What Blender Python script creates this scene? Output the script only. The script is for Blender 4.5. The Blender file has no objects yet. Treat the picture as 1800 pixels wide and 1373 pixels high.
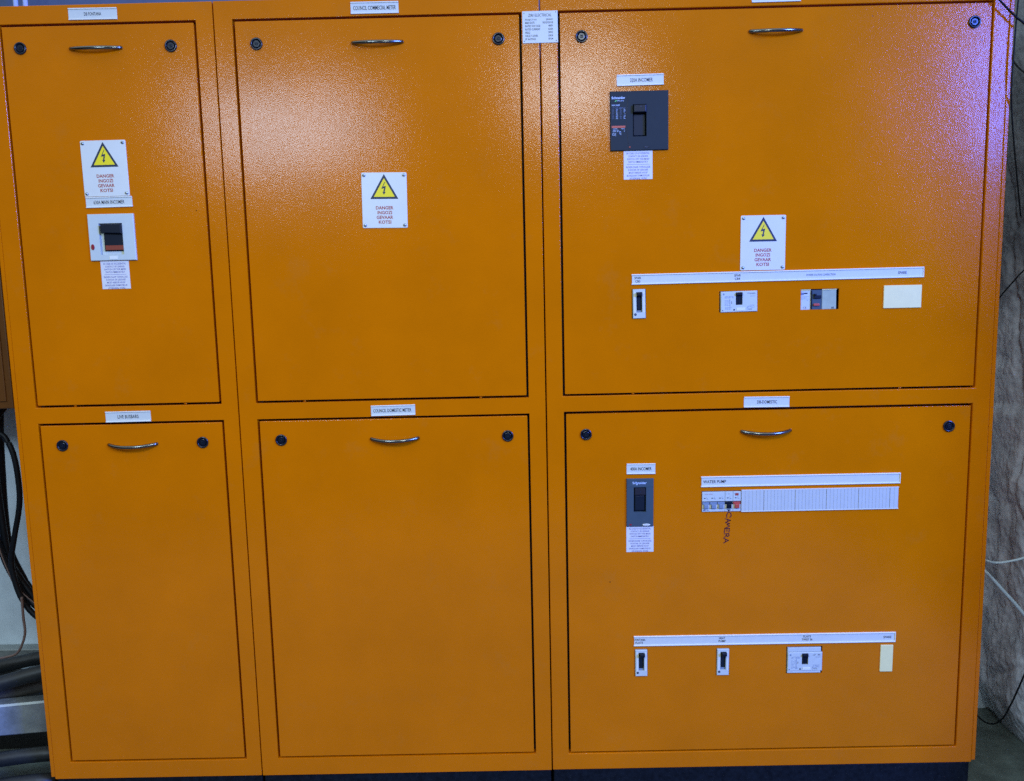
import bpy, bmesh, math, random
from mathutils import Vector, Matrix, noise
random.seed(4)
C = bpy.context.scene.collection
sc = bpy.context.scene
R = math.radians
PI = math.pi

# ------------------------------------------------------------------ camera
CAM = Vector((0.6888, -1.9203, 1.3384))
right = Vector((0.99975025, 0.00315873, -0.02212386))
down = Vector((-0.02157566, -0.12162136, -0.99234205))
fwd = Vector((-0.00582527, 0.99257154, -0.12152283))
cd = bpy.data.cameras.new('camera'); cam = bpy.data.objects.new('camera', cd); C.objects.link(cam)
cd.sensor_width = 36; cd.sensor_fit = 'HORIZONTAL'; cd.lens = 1380/1800*36
cd.clip_start = 0.05; cd.clip_end = 60
m = Matrix.Identity(4)
for i in range(3):
    m[i][0] = right[i]; m[i][1] = -down[i]; m[i][2] = -fwd[i]; m[i][3] = CAM[i]
cam.matrix_world = m
sc.camera = cam

# ------------------------------------------------------------------ world, lamps, exposure
w = bpy.data.worlds.new('World'); sc.world = w; w.use_nodes = True
bg = w.node_tree.nodes['Background']
# the room beyond the camera: a pale lit ceiling above, dim walls and floor around
wt = w.node_tree; tc = wt.nodes.new('ShaderNodeTexCoord'); sp = wt.nodes.new('ShaderNodeSeparateXYZ')
wr = wt.nodes.new('ShaderNodeValToRGB'); wt.links.new(tc.outputs['Generated'], sp.inputs[0])
wm = wt.nodes.new('ShaderNodeMapRange'); wm.inputs['From Min'].default_value = -1; wt.links.new(sp.outputs['Z'], wm.inputs['Value'])
wt.links.new(wm.outputs[0], wr.inputs[0]); wt.links.new(wr.outputs[0], bg.inputs[0])
we = wr.color_ramp.elements
we[0].position = 0.46; we[0].color = (0.028, 0.034, 0.042, 1); we[1].position = 0.80; we[1].color = (0.80, 0.93, 1.0, 1)
wk = we.new(0.58); wk.color = (0.045, 0.058, 0.075, 1)
bg.inputs[1].default_value = 0.76
sc.view_settings.view_transform = 'Standard'; sc.view_settings.look = 'None'
sc.view_settings.exposure = 0.20; sc.view_settings.gamma = 1
sc.cycles.use_denoising = False
sc.cycles.sample_clamp_indirect = 4

def area(name, loc, aim, sx, sy, power, col):
    d = bpy.data.lights.new(name, 'AREA'); d.shape = 'RECTANGLE'; d.size = sx; d.size_y = sy
    d.energy = power; d.color = col
    o = bpy.data.objects.new(name, d); C.objects.link(o); o.location = loc
    o.rotation_euler = (Vector(aim) - Vector(loc)).to_track_quat('-Z', 'Y').to_euler()
    return o
area('ceiling_lamp', (-0.42, -2.02, 2.15), (-0.30, -0.9, 0.3), 0.78, 0.42, 21, (0.56, 0.78, 1.0))
area('ceiling_lamp', (1.00, -2.02, 2.32), (1.00, -0.9, 0.4), 0.42, 0.40, 13, (0.78, 0.92, 1.0))
area('daylight_window', (5.18, -3.84, 3.00), (1.9, 0, 1.85), 1.7, 1.20, 720, (0.075, 0.17, 0.95))
area('daylight_window', (5.18, -3.84, 1.95), (1.9, 0, 1.50), 1.7, 0.75, 34, (0.12, 0.24, 1.0))

# ------------------------------------------------------------------ materials
MATS = {}
def nd(t, kind, **kw):
    n = t.nodes.new(kind)
    for k, v in kw.items(): setattr(n, k, v)
    return n
def pm(name, base, rough=0.5, metal=0.0, bump=None, var=0.0, vscale=8, spec=0.5, rvar=0.0, coat=0.0, bump2=None):
    if name in MATS: return MATS[name]
    mt = bpy.data.materials.new(name); mt.use_nodes = True; t = mt.node_tree; L = t.links
    b = t.nodes['Principled BSDF']
    b.inputs['Base Color'].default_value = (*base, 1); b.inputs['Roughness'].default_value = rough
    b.inputs['Metallic'].default_value = metal; b.inputs['Specular IOR Level'].default_value = spec
    b.inputs['Coat Weight'].default_value = coat
    g = nd(t, 'ShaderNodeNewGeometry')
    if var or rvar:
        n = nd(t, 'ShaderNodeTexNoise'); n.inputs['Scale'].default_value = vscale; n.inputs['Detail'].default_value = 6
        n.inputs['Roughness'].default_value = 0.62
        L.new(g.outputs['Position'], n.inputs['Vector'])
        if var:
            mr = nd(t, 'ShaderNodeMapRange'); mr.inputs['From Min'].default_value = 0.3; mr.inputs['From Max'].default_value = 0.7
            mr.inputs['To Min'].default_value = 1 - var; mr.inputs['To Max'].default_value = 1 + var
            L.new(n.outputs['Fac'], mr.inputs['Value'])
            mx = nd(t, 'ShaderNodeMix', data_type='RGBA', blend_type='MULTIPLY'); mx.inputs[0].default_value = 1
            mx.inputs[6].default_value = (*base, 1)
            cb = nd(t, 'ShaderNodeCombineColor')
            for i in range(3): L.new(mr.outputs[0], cb.inputs[i])
            L.new(cb.outputs[0], mx.inputs[7]); L.new(mx.outputs[2], b.inputs['Base Color'])
        if rvar:
            mr2 = nd(t, 'ShaderNodeMapRange'); mr2.inputs['From Min'].default_value = 0.3; mr2.inputs['From Max'].default_value = 0.7
            mr2.inputs['To Min'].default_value = rough - rvar; mr2.inputs['To Max'].default_value = rough + rvar
            L.new(n.outputs['Fac'], mr2.inputs['Value']); L.new(mr2.outputs[0], b.inputs['Roughness'])
    prev = None
    for bp in (bump, bump2):
        if not bp: continue
        s, dist, strength = bp
        n2 = nd(t, 'ShaderNodeTexNoise'); n2.inputs['Scale'].default_value = s; n2.inputs['Detail'].default_value = 1.5
        L.new(g.outputs['Position'], n2.inputs['Vector'])
        bu = nd(t, 'ShaderNodeBump'); bu.inputs['Strength'].default_value = strength; bu.inputs['Distance'].default_value = dist
        L.new(n2.outputs['Fac'], bu.inputs['Height'])
        if prev: L.new(prev.outputs[0], bu.inputs['Normal'])
        prev = bu
    if prev: L.new(prev.outputs[0], b.inputs['Normal'])
    MATS[name] = mt
    return mt

def powder_coat():
    """orange powder coat: diffuse pigment under a glossy orange-peel skin"""
    mt = bpy.data.materials.new('orange_powder_coat'); mt.use_nodes = True; t = mt.node_tree; L = t.links
    t.nodes.remove(t.nodes['Principled BSDF']); out = t.nodes['Material Output']
    g = nd(t, 'ShaderNodeNewGeometry'); base = (0.67, 0.161, 0.0003)
    n = nd(t, 'ShaderNodeTexNoise'); n.inputs['Scale'].default_value = 3.5; n.inputs['Detail'].default_value = 7; n.inputs['Roughness'].default_value = 0.65
    L.new(g.outputs['Position'], n.inputs['Vector'])
    mr = nd(t, 'ShaderNodeMapRange'); mr.inputs['From Min'].default_value = 0.3; mr.inputs['From Max'].default_value = 0.7
    mr.inputs['To Min'].default_value = 0.91; mr.inputs['To Max'].default_value = 1.07; L.new(n.outputs['Fac'], mr.inputs['Value'])
    # faint rubbed and dusty patches
    n4 = nd(t, 'ShaderNodeTexNoise'); n4.inputs['Scale'].default_value = 9; n4.inputs['Detail'].default_value = 9; n4.inputs['Roughness'].default_value = 0.75
    L.new(g.outputs['Position'], n4.inputs['Vector'])
    m4 = nd(t, 'ShaderNodeMapRange'); m4.inputs['From Min'].default_value = 0.56; m4.inputs['From Max'].default_value = 0.78; m4.inputs['To Max'].default_value = 0.22
    L.new(n4.outputs['Fac'], m4.inputs['Value'])
    sc1 = nd(t, 'ShaderNodeVectorMath', operation='SCALE'); sc1.inputs[0].default_value = base; L.new(mr.outputs[0], sc1.inputs['Scale'])
    mx = nd(t, 'ShaderNodeMix', data_type='RGBA'); L.new(m4.outputs[0], mx.inputs[0]); L.new(sc1.outputs[0], mx.inputs[6]); mx.inputs[7].default_value = (0.40, 0.18, 0.03, 1)
    # sparse specks and tiny chips
    v = nd(t, 'ShaderNodeTexVoronoi'); v.inputs['Scale'].default_value = 7.5; L.new(g.outputs['Position'], v.inputs['Vector'])
    lt = nd(t, 'ShaderNodeMath', operation='LESS_THAN'); lt.inputs[1].default_value = 0.013; L.new(v.outputs['Distance'], lt.inputs[0])
    mx2 = nd(t, 'ShaderNodeMix', data_type='RGBA'); L.new(lt.outputs[0], mx2.inputs[0]); L.new(mx.outputs[2], mx2.inputs[6]); mx2.inputs[7].default_value = (0.16, 0.045, 0.004, 1)
    prev = None
    for s_, d_, st in ((3.0, 0.010, 0.30), (410, 0.00045, 0.48), (110, 0.0005, 0.20)):
        n2 = nd(t, 'ShaderNodeTexNoise'); n2.inputs['Scale'].default_value = s_; n2.inputs['Detail'].default_value = 1.0
        L.new(g.outputs['Position'], n2.inputs['Vector'])
        bu = nd(t, 'ShaderNodeBump'); bu.inputs['Strength'].default_value = st; bu.inputs['Distance'].default_value = d_
        L.new(n2.outputs['Fac'], bu.inputs['Height'])
        if prev: L.new(prev.outputs[0], bu.inputs['Normal'])
        prev = bu
    df = nd(t, 'ShaderNodeBsdfDiffuse'); L.new(mx2.outputs[2], df.inputs['Color']); L.new(prev.outputs[0], df.inputs['Normal'])
    gl = nd(t, 'ShaderNodeBsdfAnisotropic'); gl.distribution = 'BECKMANN'; gl.inputs['Roughness'].default_value = 0.20
    gl.inputs['Color'].default_value = (1, 1, 1, 1); L.new(prev.outputs[0], gl.inputs['Normal'])
    rm = nd(t, 'ShaderNodeMapRange'); rm.inputs['From Min'].default_value = 0.3; rm.inputs['From Max'].default_value = 0.7
    rm.inputs['To Min'].default_value = 0.115; rm.inputs['To Max'].default_value = 0.16; L.new(n4.outputs['Fac'], rm.inputs['Value']); L.new(rm.outputs[0], gl.inputs['Roughness'])
    fr = nd(t, 'ShaderNodeFresnel'); fr.inputs['IOR'].default_value = 1.335; L.new(prev.outputs[0], fr.inputs['Normal'])
    g2 = nd(t, 'ShaderNodeBsdfAnisotropic'); g2.distribution = 'BECKMANN'; g2.inputs['Roughness'].default_value = 0.23
    g2.inputs['Color'].default_value = (1, 1, 1, 1); L.new(prev.outputs[0], g2.inputs['Normal'])
    mg = nd(t, 'ShaderNodeMixShader'); mg.inputs[0].default_value = 0.38; L.new(gl.outputs[0], mg.inputs[1]); L.new(g2.outputs[0], mg.inputs[2])
    ms = nd(t, 'ShaderNodeMixShader'); L.new(fr.outputs[0], ms.inputs[0]); L.new(df.outputs[0], ms.inputs[1]); L.new(mg.outputs[0], ms.inputs[2])
    L.new(ms.outputs[0], out.inputs['Surface'])
    return mt
ORANGE = powder_coat()
LABEL = pm('white_plastic', (0.66, 0.65, 0.475), 0.38, var=0.03, vscale=60)
RAIL = pm('white_rail_plastic', (0.81, 0.78, 0.57), 0.3)
PAPER = pm('printed_paper', (0.74, 0.68, 0.53), 0.6, var=0.03, vscale=80)
PLATE = pm('white_enamelled_plate', (0.74, 0.70, 0.50), 0.35, var=0.025, vscale=30)
BODYW = pm('pale_grey_plastic', (0.58, 0.60, 0.46), 0.42, var=0.03, vscale=60)
CREAM = pm('cream_plastic', (0.90, 0.76, 0.28), 0.45, var=0.03, vscale=60)
GREYP = pm('grey_plastic', (0.20, 0.25, 0.28), 0.5)
NAVY = pm('slate_blue_plastic', (0.019, 0.026, 0.023), 0.60, var=0.06, vscale=40, spec=0.25)
SLATE = pm('slate_grey_plastic', (0.056, 0.082, 0.084), 0.5, var=0.06, vscale=40, spec=0.3)
BLACK = pm('black_plastic', (0.004, 0.007, 0.011), 0.42, spec=0.28)
LOCKM = pm('glossy_black_lock', (0.006, 0.008, 0.012), 0.22, spec=0.6)
DARKSLOT = pm('dark_slot', (0.008, 0.013, 0.017), 0.45, spec=0.25)
BROWNK = pm('brown_black_plastic', (0.022, 0.020, 0.020), 0.55, spec=0.2)
REDO = pm('rust_red_plastic', (0.25, 0.036, 0.010), 0.5)
RED = pm('red_plastic', (0.50, 0.07, 0.04), 0.4)
REDD = pm('dark_red_plastic', (0.30, 0.018, 0.022), 0.3)
GREEN = pm('green_print', (0.10, 0.45, 0.12), 0.5)
INK = pm('black_ink', (0.012, 0.02, 0.035), 0.5)
INKG = pm('grey_ink', (0.14, 0.18, 0.26), 0.5)
INKP = pm('violet_ink', (0.14, 0.13, 0.30), 0.5)
INKR = pm('red_ink', (0.40, 0.055, 0.025), 0.5)
INKW = pm('white_ink', (0.62, 0.74, 0.82), 0.5)
INKB = pm('brown_marker_ink', (0.15, 0.020, 0.004), 0.6)
YEL = pm('yellow_print', (0.95, 0.70, 0.002), 0.45)
STEEL = pm('brushed_steel', (0.20, 0.20, 0.19), 0.20, 1.0, bump=(600, 0.0003, 0.2))
ZINC = pm('galvanised_steel', (0.33, 0.36, 0.35), 0.5, 0.6, var=0.22, vscale=22, rvar=0.1, bump=(60, 0.001, 0.3))
RIVET = pm('aluminium_rivet', (0.42, 0.46, 0.50), 0.3, 0.9)
CABLE = pm('black_cable', (0.004, 0.005, 0.007), 0.5, var=0.3, vscale=20, spec=0.25)
COPPER = pm('pinkish_wire', (0.16, 0.10, 0.08), 0.5)
WCABLE = pm('white_cable', (0.50, 0.58, 0.62), 0.45)
PIPE = pm('black_pipe', (0.010, 0.012, 0.012), 0.48, var=0.4, vscale=14, bump=(40, 0.002, 0.3))
PLINTH = pm('dark_navy_plinth', (0.006, 0.008, 0.009), 0.6, var=0.5, vscale=90, bump=(160, 0.001, 0.5), spec=0.12)
GASKET = pm('dark_interior', (0.010, 0.006, 0.004), 0.7)
FLOORM = pm('concrete_floor_grime', (0.105, 0.132, 0.118), 0.75, var=0.38, vscale=14, bump=(60, 0.004, 0.5))
WALLB = pm('pale_blue_painted_wall', (0.62, 0.72, 0.78), 0.7, var=0.14, vscale=7, bump=(30, 0.003, 0.3))
SHADEBOX = pm('shaded_orange_paint', (0.15, 0.052, 0.008), 0.4, var=0.1)  # orange paint browned down, the shade on the box put into its colour
CLEAR = pm('frosted_cover', (0.42, 0.46, 0.29), 0.25, var=0.1, vscale=60)

def rock():
    mt = bpy.data.materials.new('rough_grey_stone'); mt.use_nodes = True; t = mt.node_tree; L = t.links
    b = t.nodes['Principled BSDF']; b.inputs['Roughness'].default_value = 0.62
    g = nd(t, 'ShaderNodeNewGeometry')
    n = nd(t, 'ShaderNodeTexNoise'); n.inputs['Scale'].default_value = 9; n.inputs['Detail'].default_value = 10; n.inputs['Roughness'].default_value = 0.72
    L.new(g.outputs['Position'], n.inputs['Vector'])
    cr = nd(t, 'ShaderNodeValToRGB'); e = cr.color_ramp.elements
    e[0].position = 0.34; e[0].color = (0.44, 0.49, 0.55, 1); e[1].position = 0.68; e[1].color = (0.84, 0.91, 0.98, 1)
    x = e.new(0.5); x.color = (0.62, 0.69, 0.77, 1)
    L.new(n.outputs['Fac'], cr.inputs[0])
    sx = nd(t, 'ShaderNodeSeparateXYZ'); L.new(g.outputs['Position'], sx.inputs[0])
    n3 = nd(t, 'ShaderNodeTexNoise'); n3.inputs['Scale'].default_value = 5; n3.inputs['Detail'].default_value = 5; L.new(g.outputs['Position'], n3.inputs['Vector'])
    ad = nd(t, 'ShaderNodeMath', operation='MULTIPLY_ADD'); ad.inputs[1].default_value = 0.6; L.new(n3.outputs['Fac'], ad.inputs[0]); L.new(sx.outputs['Z'], ad.inputs[2])
    mr = nd(t, 'ShaderNodeMapRange'); mr.inputs['From Min'].default_value = 1.45; mr.inputs['From Max'].default_value = 1.75; mr.inputs['To Min'].default_value = 1.0; mr.inputs['To Max'].default_value = 0.40
    L.new(ad.outputs[0], mr.inputs['Value'])        # wall colour scaled darker above shoulder height
    sc_ = nd(t, 'ShaderNodeVectorMath', operation='SCALE'); L.new(cr.outputs[0], sc_.inputs[0]); L.new(mr.outputs[0], sc_.inputs['Scale']); L.new(sc_.outputs[0], b.inputs['Base Color'])
    n2 = nd(t, 'ShaderNodeTexNoise'); n2.inputs['Scale'].default_value = 48; n2.inputs['Detail'].default_value = 6
    L.new(g.outputs['Position'], n2.inputs['Vector'])
    bu = nd(t, 'ShaderNodeBump'); bu.inputs['Strength'].default_value = 0.6; bu.inputs['Distance'].default_value = 0.008
    L.new(n2.outputs['Fac'], bu.inputs['Height']); L.new(bu.outputs[0], b.inputs['Normal'])
    return mt
ROCK = rock()

# ------------------------------------------------------------------ mesh builder: local u = right, v = up, w = out of the panel towards the room
class MB:
    def __init__(s): s.bm = bmesh.new(); s.mats = []
    def mi(s, mat):
        if mat not in s.mats: s.mats.append(mat)
        return s.mats.index(mat)
    def prism(s, pts, w0, w1, mat, cham=0.0, top=None):
        """polygon (u,v) extruded from w0 to w1, the front edge chamfered"""
        i = s.mi(mat); n = len(pts)
        cx = sum(p[0] for p in pts)/n; cy = sum(p[1] for p in pts)/n
        rings = [(w0, 0.0)]
        if cham: rings += [(w1-cham, 0.0), (w1-cham*0.3, cham*0.3), (w1, cham)]
        else: rings += [(w1, 0.0)]
        hw = max(abs(p[0]-cx) for p in pts) or 1; hh = max(abs(p[1]-cy) for p in pts) or 1
        vs = []
        for wz, ins in rings:
            vs.append([s.bm.verts.new((cx+(p[0]-cx)*(1-ins/hw), -wz, cy+(p[1]-cy)*(1-ins/hh))) for p in pts])
        for a, b in zip(vs[:-1], vs[1:]):
            for k in range(n):
                f = s.bm.faces.new((a[k], a[(k+1) % n], b[(k+1) % n], b[k])); f.material_index = i
        f = s.bm.faces.new(vs[-1]); f.material_index = s.mi(top) if top else i
        f = s.bm.faces.new(list(reversed(vs[0]))); f.material_index = i
        return s
    def box(s, u0, u1, v0, v1, w0, w1, mat, cham=0.0, top=None):
        return s.prism([(u0, v0), (u1, v0), (u1, v1), (u0, v1)], w0, w1, mat, cham, top)
    def rbox(s, u0, u1, v0, v1, w0, w1, r, mat, cham=0.0, n=4):
        pts = []
        for cx, cy, a0 in ((u1-r, v1-r, 0), (u0+r, v1-r, 90), (u0+r, v0+r, 180), (u1-r, v0+r, 270)):
            for k in range(n+1):
                a = R(a0+90*k/n); pts.append((cx+r*math.cos(a), cy+r*math.sin(a)))
        return s.prism(pts, w0, w1, mat, cham)
    def disc(s, u, v, r, w0, w1, mat, cham=0.0, n=24, ry=None):
        ry = ry or r
        return s.prism([(u+r*math.cos(2*PI*k/n), v+ry*math.sin(2*PI*k/n)) for k in range(n)], w0, w1, mat, cham)
    def lathe(s, u, v, prof, mat, n=32):
        """prof: (radius, w) from outside in; smooth ring"""
        i = s.mi(mat); rings = []
        for r, wz in prof:
            if r < 1e-6: rings.append([s.bm.verts.new((u, -wz, v))])
            else: rings.append([s.bm.verts.new((u+r*math.cos(2*PI*k/n), -wz, v+r*math.sin(2*PI*k/n))) for k in range(n)])
        for a, b in zip(rings[:-1], rings[1:]):
            for k in range(n):
                if len(b) == 1: f = s.bm.faces.new((a[k], a[(k+1) % n], b[0]))
                else: f = s.bm.faces.new((a[k], a[(k+1) % n], b[(k+1) % n], b[k]))
                f.material_index = i; f.smooth = True
        return s
    def frame(s, u0, u1, v0, v1, a0, a1, b0, b1, w0, w1, mat, cham=0.0):
        """rectangle u,v with a rectangular hole a,b"""
        i = s.mi(mat); o = [(u0, v0), (u1, v0), (u1, v1), (u0, v1)]; q = [(a0, b0), (a1, b0), (a1, b1), (a0, b1)]
        c = cham
        oi = [(u0+c, v0+c), (u1-c, v0+c), (u1-c, v1-c), (u0+c, v1-c)]
        P = lambda pts, wz: [s.bm.verts.new((x, -wz, y)) for x, y in pts]
        rings = [P(o, w0), P(o, w1-c)] + ([P(oi, w1)] if c else []) + [P(q, w1), P(q, w0)]
        for a, b in zip(rings[:-1], rings[1:]):
            for k in range(4):
                f = s.bm.faces.new((a[k], a[(k+1) % 4], b[(k+1) % 4], b[k])); f.material_index = i
        return s
    def plate(s, xs, zs, holes, w0, w1, mat):
        """flat sheet over the grid xs x zs with the given rectangular holes (u0,u1,v0,v1)"""
        i = s.mi(mat)
        xs = sorted(set(xs) | {h[0] for h in holes} | {h[1] for h in holes}); zs = sorted(set(zs) | {h[2] for h in holes} | {h[3] for h in holes})
        V = {}
        def vv(a, b):
            if (a, b) not in V: V[a, b] = s.bm.verts.new((xs[a], -w1, zs[b]))
            return V[a, b]
        fs = []
        for a in range(len(xs)-1):
            for b in range(len(zs)-1):
                cx = (xs[a]+xs[a+1])/2; cz = (zs[b]+zs[b+1])/2
                if any(h[0] < cx < h[1] and h[2] < cz < h[3] for h in holes): continue
                fs.append(s.bm.faces.new((vv(a, b), vv(a+1, b), vv(a+1, b+1), vv(a, b+1))))
        r = bmesh.ops.extrude_face_region(s.bm, geom=fs)
        for g in r['geom']:
            if isinstance(g, bmesh.types.BMVert): g.co.y = -w0
        for f in s.bm.faces: f.material_index = i if f in fs or True else 0
        return s
    def tube(s, pts, r, mat, n=8, flat=None, radii=None, up=None):
        i = s.mi(mat); rings = []; pts = [Vector(p) for p in pts]
        for k, p in enumerate(pts):
            t = (pts[min(k+1, len(pts)-1)] - pts[max(k-1, 0)]).normalized()
            a = Vector(up) if up else (Vector((0, 0, 1)) if abs(t.z) < 0.9 else Vector((0, 1, 0)))
            x = t.cross(a).normalized(); y = t.cross(x).normalized()
            rr = radii[k] if radii else r
            rings.append([s.bm.verts.new(p + x*rr*math.cos(2*PI*j/n) + y*rr*math.sin(2*PI*j/n)) for j in range(n)])
        for a, b in zip(rings[:-1], rings[1:]):
            for j in range(n):
                f = s.bm.faces.new((a[j], a[(j+1) % n], b[(j+1) % n], b[j])); f.material_index = i; f.smooth = True
        f = s.bm.faces.new(list(reversed(rings[0]))); f.material_index = i
        f = s.bm.faces.new(rings[-1]); f.material_index = i
        return s
    def ribbon(s, pts, wd, w, mat):
        """pen stroke lying on the panel"""
        i = s.mi(mat); L = []; pts = [Vector(p) for p in pts]
        for k, p in enumerate(pts):
            t = (pts[min(k+1, len(pts)-1)] - pts[max(k-1, 0)]).normalized(); nn = Vector((-t.y, t.x))
            h = wd*(0.42+0.12*math.sin(k*1.7))
            L.append((s.bm.verts.new((p.x+nn.x*h, -w, p.y+nn.y*h)), s.bm.verts.new((p.x-nn.x*h, -w, p.y-nn.y*h))))
        for a, b in zip(L[:-1], L[1:]):
            f = s.bm.faces.new((a[0], a[1], b[1], b[0])); f.material_index = i
        return s
    def text(s, txt, u, v, h, wd, w, mat, off=-0.012, align='C', rot=0):
        i = s.mi(mat)
        cu = bpy.data.curves.new('t', 'FONT'); cu.body = txt; cu.offset = off; cu.resolution_u = 2; cu.fill_mode = 'FRONT'
        ob = bpy.data.objects.new('t', cu); C.objects.link(ob)
        dg = bpy.context.evaluated_depsgraph_get(); me = bpy.data.meshes.new_from_object(ob.evaluated_get(dg))
        bpy.data.objects.remove(ob)
        if len(me.vertices):
            xs = [q.co.x for q in me.vertices]; ys = [q.co.y for q in me.vertices]
            x0, x1 = min(xs), max(xs); y0, y1 = min(ys), max(ys)
            sy = h/0.70 if (y1-y0) < 0.85 else h/(y1-y0)
            sx = (wd/(x1-x0)) if wd else sy*0.85
            ou = -wd/2 if (align == 'C' and wd) else (-(x1-x0)*sx/2 if align == 'C' else (-(x1-x0)*sx if align == 'R' else 0))
            ca, sa = math.cos(rot), math.sin(rot)
            vs = []
            for q in me.vertices:
                a = (q.co.x-x0)*sx+ou; b = q.co.y*sy - h/2
                vs.append(s.bm.verts.new((u+a*ca-b*sa, -w, v+a*sa+b*ca)))
            for p in me.polygons:
                try:
                    f = s.bm.faces.new([vs[k] for k in p.vertices]); f.material_index = i
                    if f.normal.length == 0: f.normal_update()
                except ValueError: pass
        bpy.data.meshes.remove(me); bpy.data.curves.remove(cu)
        return s
    def build(s, name, parent=None, bevel=0.0, seg=2, recalc=True):
        if recalc: bmesh.ops.recalc_face_normals(s.bm, faces=s.bm.faces)
        if bevel: bmesh.ops.dissolve_limit(s.bm, angle_limit=0.02, verts=s.bm.verts, edges=s.bm.edges)
        me = bpy.data.meshes.new(name); s.bm.to_mesh(me); s.bm.free()
        for mt in s.mats: me.materials.append(mt)
        o = bpy.data.objects.new(name, me); C.objects.link(o)
        if parent: o.parent = parent
        if name == 'lettering': o['kind'] = 'stuff'
        if bevel:
            b = o.modifiers.new('bevel', 'BEVEL'); b.width = bevel; b.segments = seg; b.limit_method = 'ANGLE'; b.angle_limit = R(40)
        return o

def tag(o, label=None, cat=None, group=None, kind=None):
    if label: o['label'] = label
    if cat: o['category'] = cat
    if group: o['group'] = group
    if kind: o['kind'] = kind
    return o
def empty(name, x, z, ang=0.0, y=0.0):
    o = bpy.data.objects.new(name, None); C.objects.link(o); o.empty_display_size = 0.02
    o.location = (x, y, z); o.rotation_euler = (0, -R(ang), 0)
    return o

# ------------------------------------------------------------------ the setting
def grid_sheet(name, fn, nu, nv, mat, smooth=True):
    bm = bmesh.new(); V = [[bm.verts.new(fn(i/nu, j/nv)) for j in range(nv+1)] for i in range(nu+1)]
    for i in range(nu):
        for j in range(nv):
            f = bm.faces.new((V[i][j], V[i+1][j], V[i+1][j+1], V[i][j+1])); f.smooth = smooth
    me = bpy.data.meshes.new(name); bm.to_mesh(me); bm.free(); me.materials.append(mat)
    o = bpy.data.objects.new(name, me); C.objects.link(o); return o
def floor_pt(a, b):
    x = -2.2 + 4.6*a; y = -2.6 + 3.4*b
    return (x, y, 0.004*noise.noise(Vector((x*6, y*6, 0))) - 0.006)
tag(grid_sheet('floor', floor_pt, 90, 70, FLOORM), kind='structure')
def back_pt(a, b):
    x = -2.2 + 4.6*a; z = -0.02 + 2.9*b
    return (x, 0.45 + 0.004*noise.noise(Vector((x*5, z*5, 3))), z)
tag(grid_sheet('back_wall', back_pt, 60, 40, WALLB), kind='structure')
def rock_pt(a, b):
    y = -0.35 + 0.95*a; z = -0.03 + 2.9*b
    p = Vector((0, y*2.2, z*1.5))
    d = 0.016*noise.noise(p*2.2) + 0.010*noise.noise(p*6.5 + Vector((5, 0, 0)))
    c = noise.noise(Vector((1, y*20, z*13)))
    d += 0.003*c + 0.003*noise.noise(Vector((9, y*45, z*30))) + 0.004*noise.noise(Vector((4, y*95, z*60)))
    cell = noise.voronoi(Vector((0, y*3.6, z*2.6)))[0]
    d -= 0.010*max(0, 0.08-(cell[1]-cell[0]))/0.08
    foot = max(0, 0.16 - z)/0.16
    d -= 0.05*foot*foot
    return (2.115 - d, y, z)
tag(grid_sheet('right_wall', rock_pt, 190, 420, ROCK), kind='structure')

# ------------------------------------------------------------------ switchboard cabinets
TOP, BOT = 2.0306, 0.100
G = 0.0027                                   # half of the gap round a door
def lock(x, z, parent):
    b = MB()
    b.lathe(x, z, [(0.0142, 0.0), (0.0142, 0.0028), (0.0134, 0.0038), (0.0112, 0.0038), (0.0102, 0.0030), (0.0100, 0.0005), (0.0, 0.0002)], LOCKM)
    b.disc(x, z, 0.0080, 0.0004, 0.0024, LOCKM, 0.0006, 20)
    b.frame(x-0.0030, x+0.0030, z-0.0030, z+0.0030, x-0.0014, x+0.0014, z-0.0014, z+0.0014, 0.002, 0.0040, DARKSLOT)
    return b.build('lock', parent)
def handle(xl, xr, z, parent):
    """bow handle of round steel rod"""
    b = MB(); n = 28; pts = []; rad = []
    cx = (xl+xr)/2; hw = (xr-xl)/2 - 0.004
    for k in range(n+1):
        t = -1 + 2*k/n
        out = 0.0190*(1-abs(t)**2.2)
        pts.append((cx+hw*t, -(0.001+out), z - 0.23*out)); rad.append(0.0043)
    pts = [(cx-hw, 0.004, z)] + pts + [(cx+hw, 0.004, z)]; rad = [0.0043] + rad + [0.0043]
    b.tube(pts, 0.0043, STEEL, 14, radii=rad, up=(0, 0.3, 1))
    return b.build('handle', parent)

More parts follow.
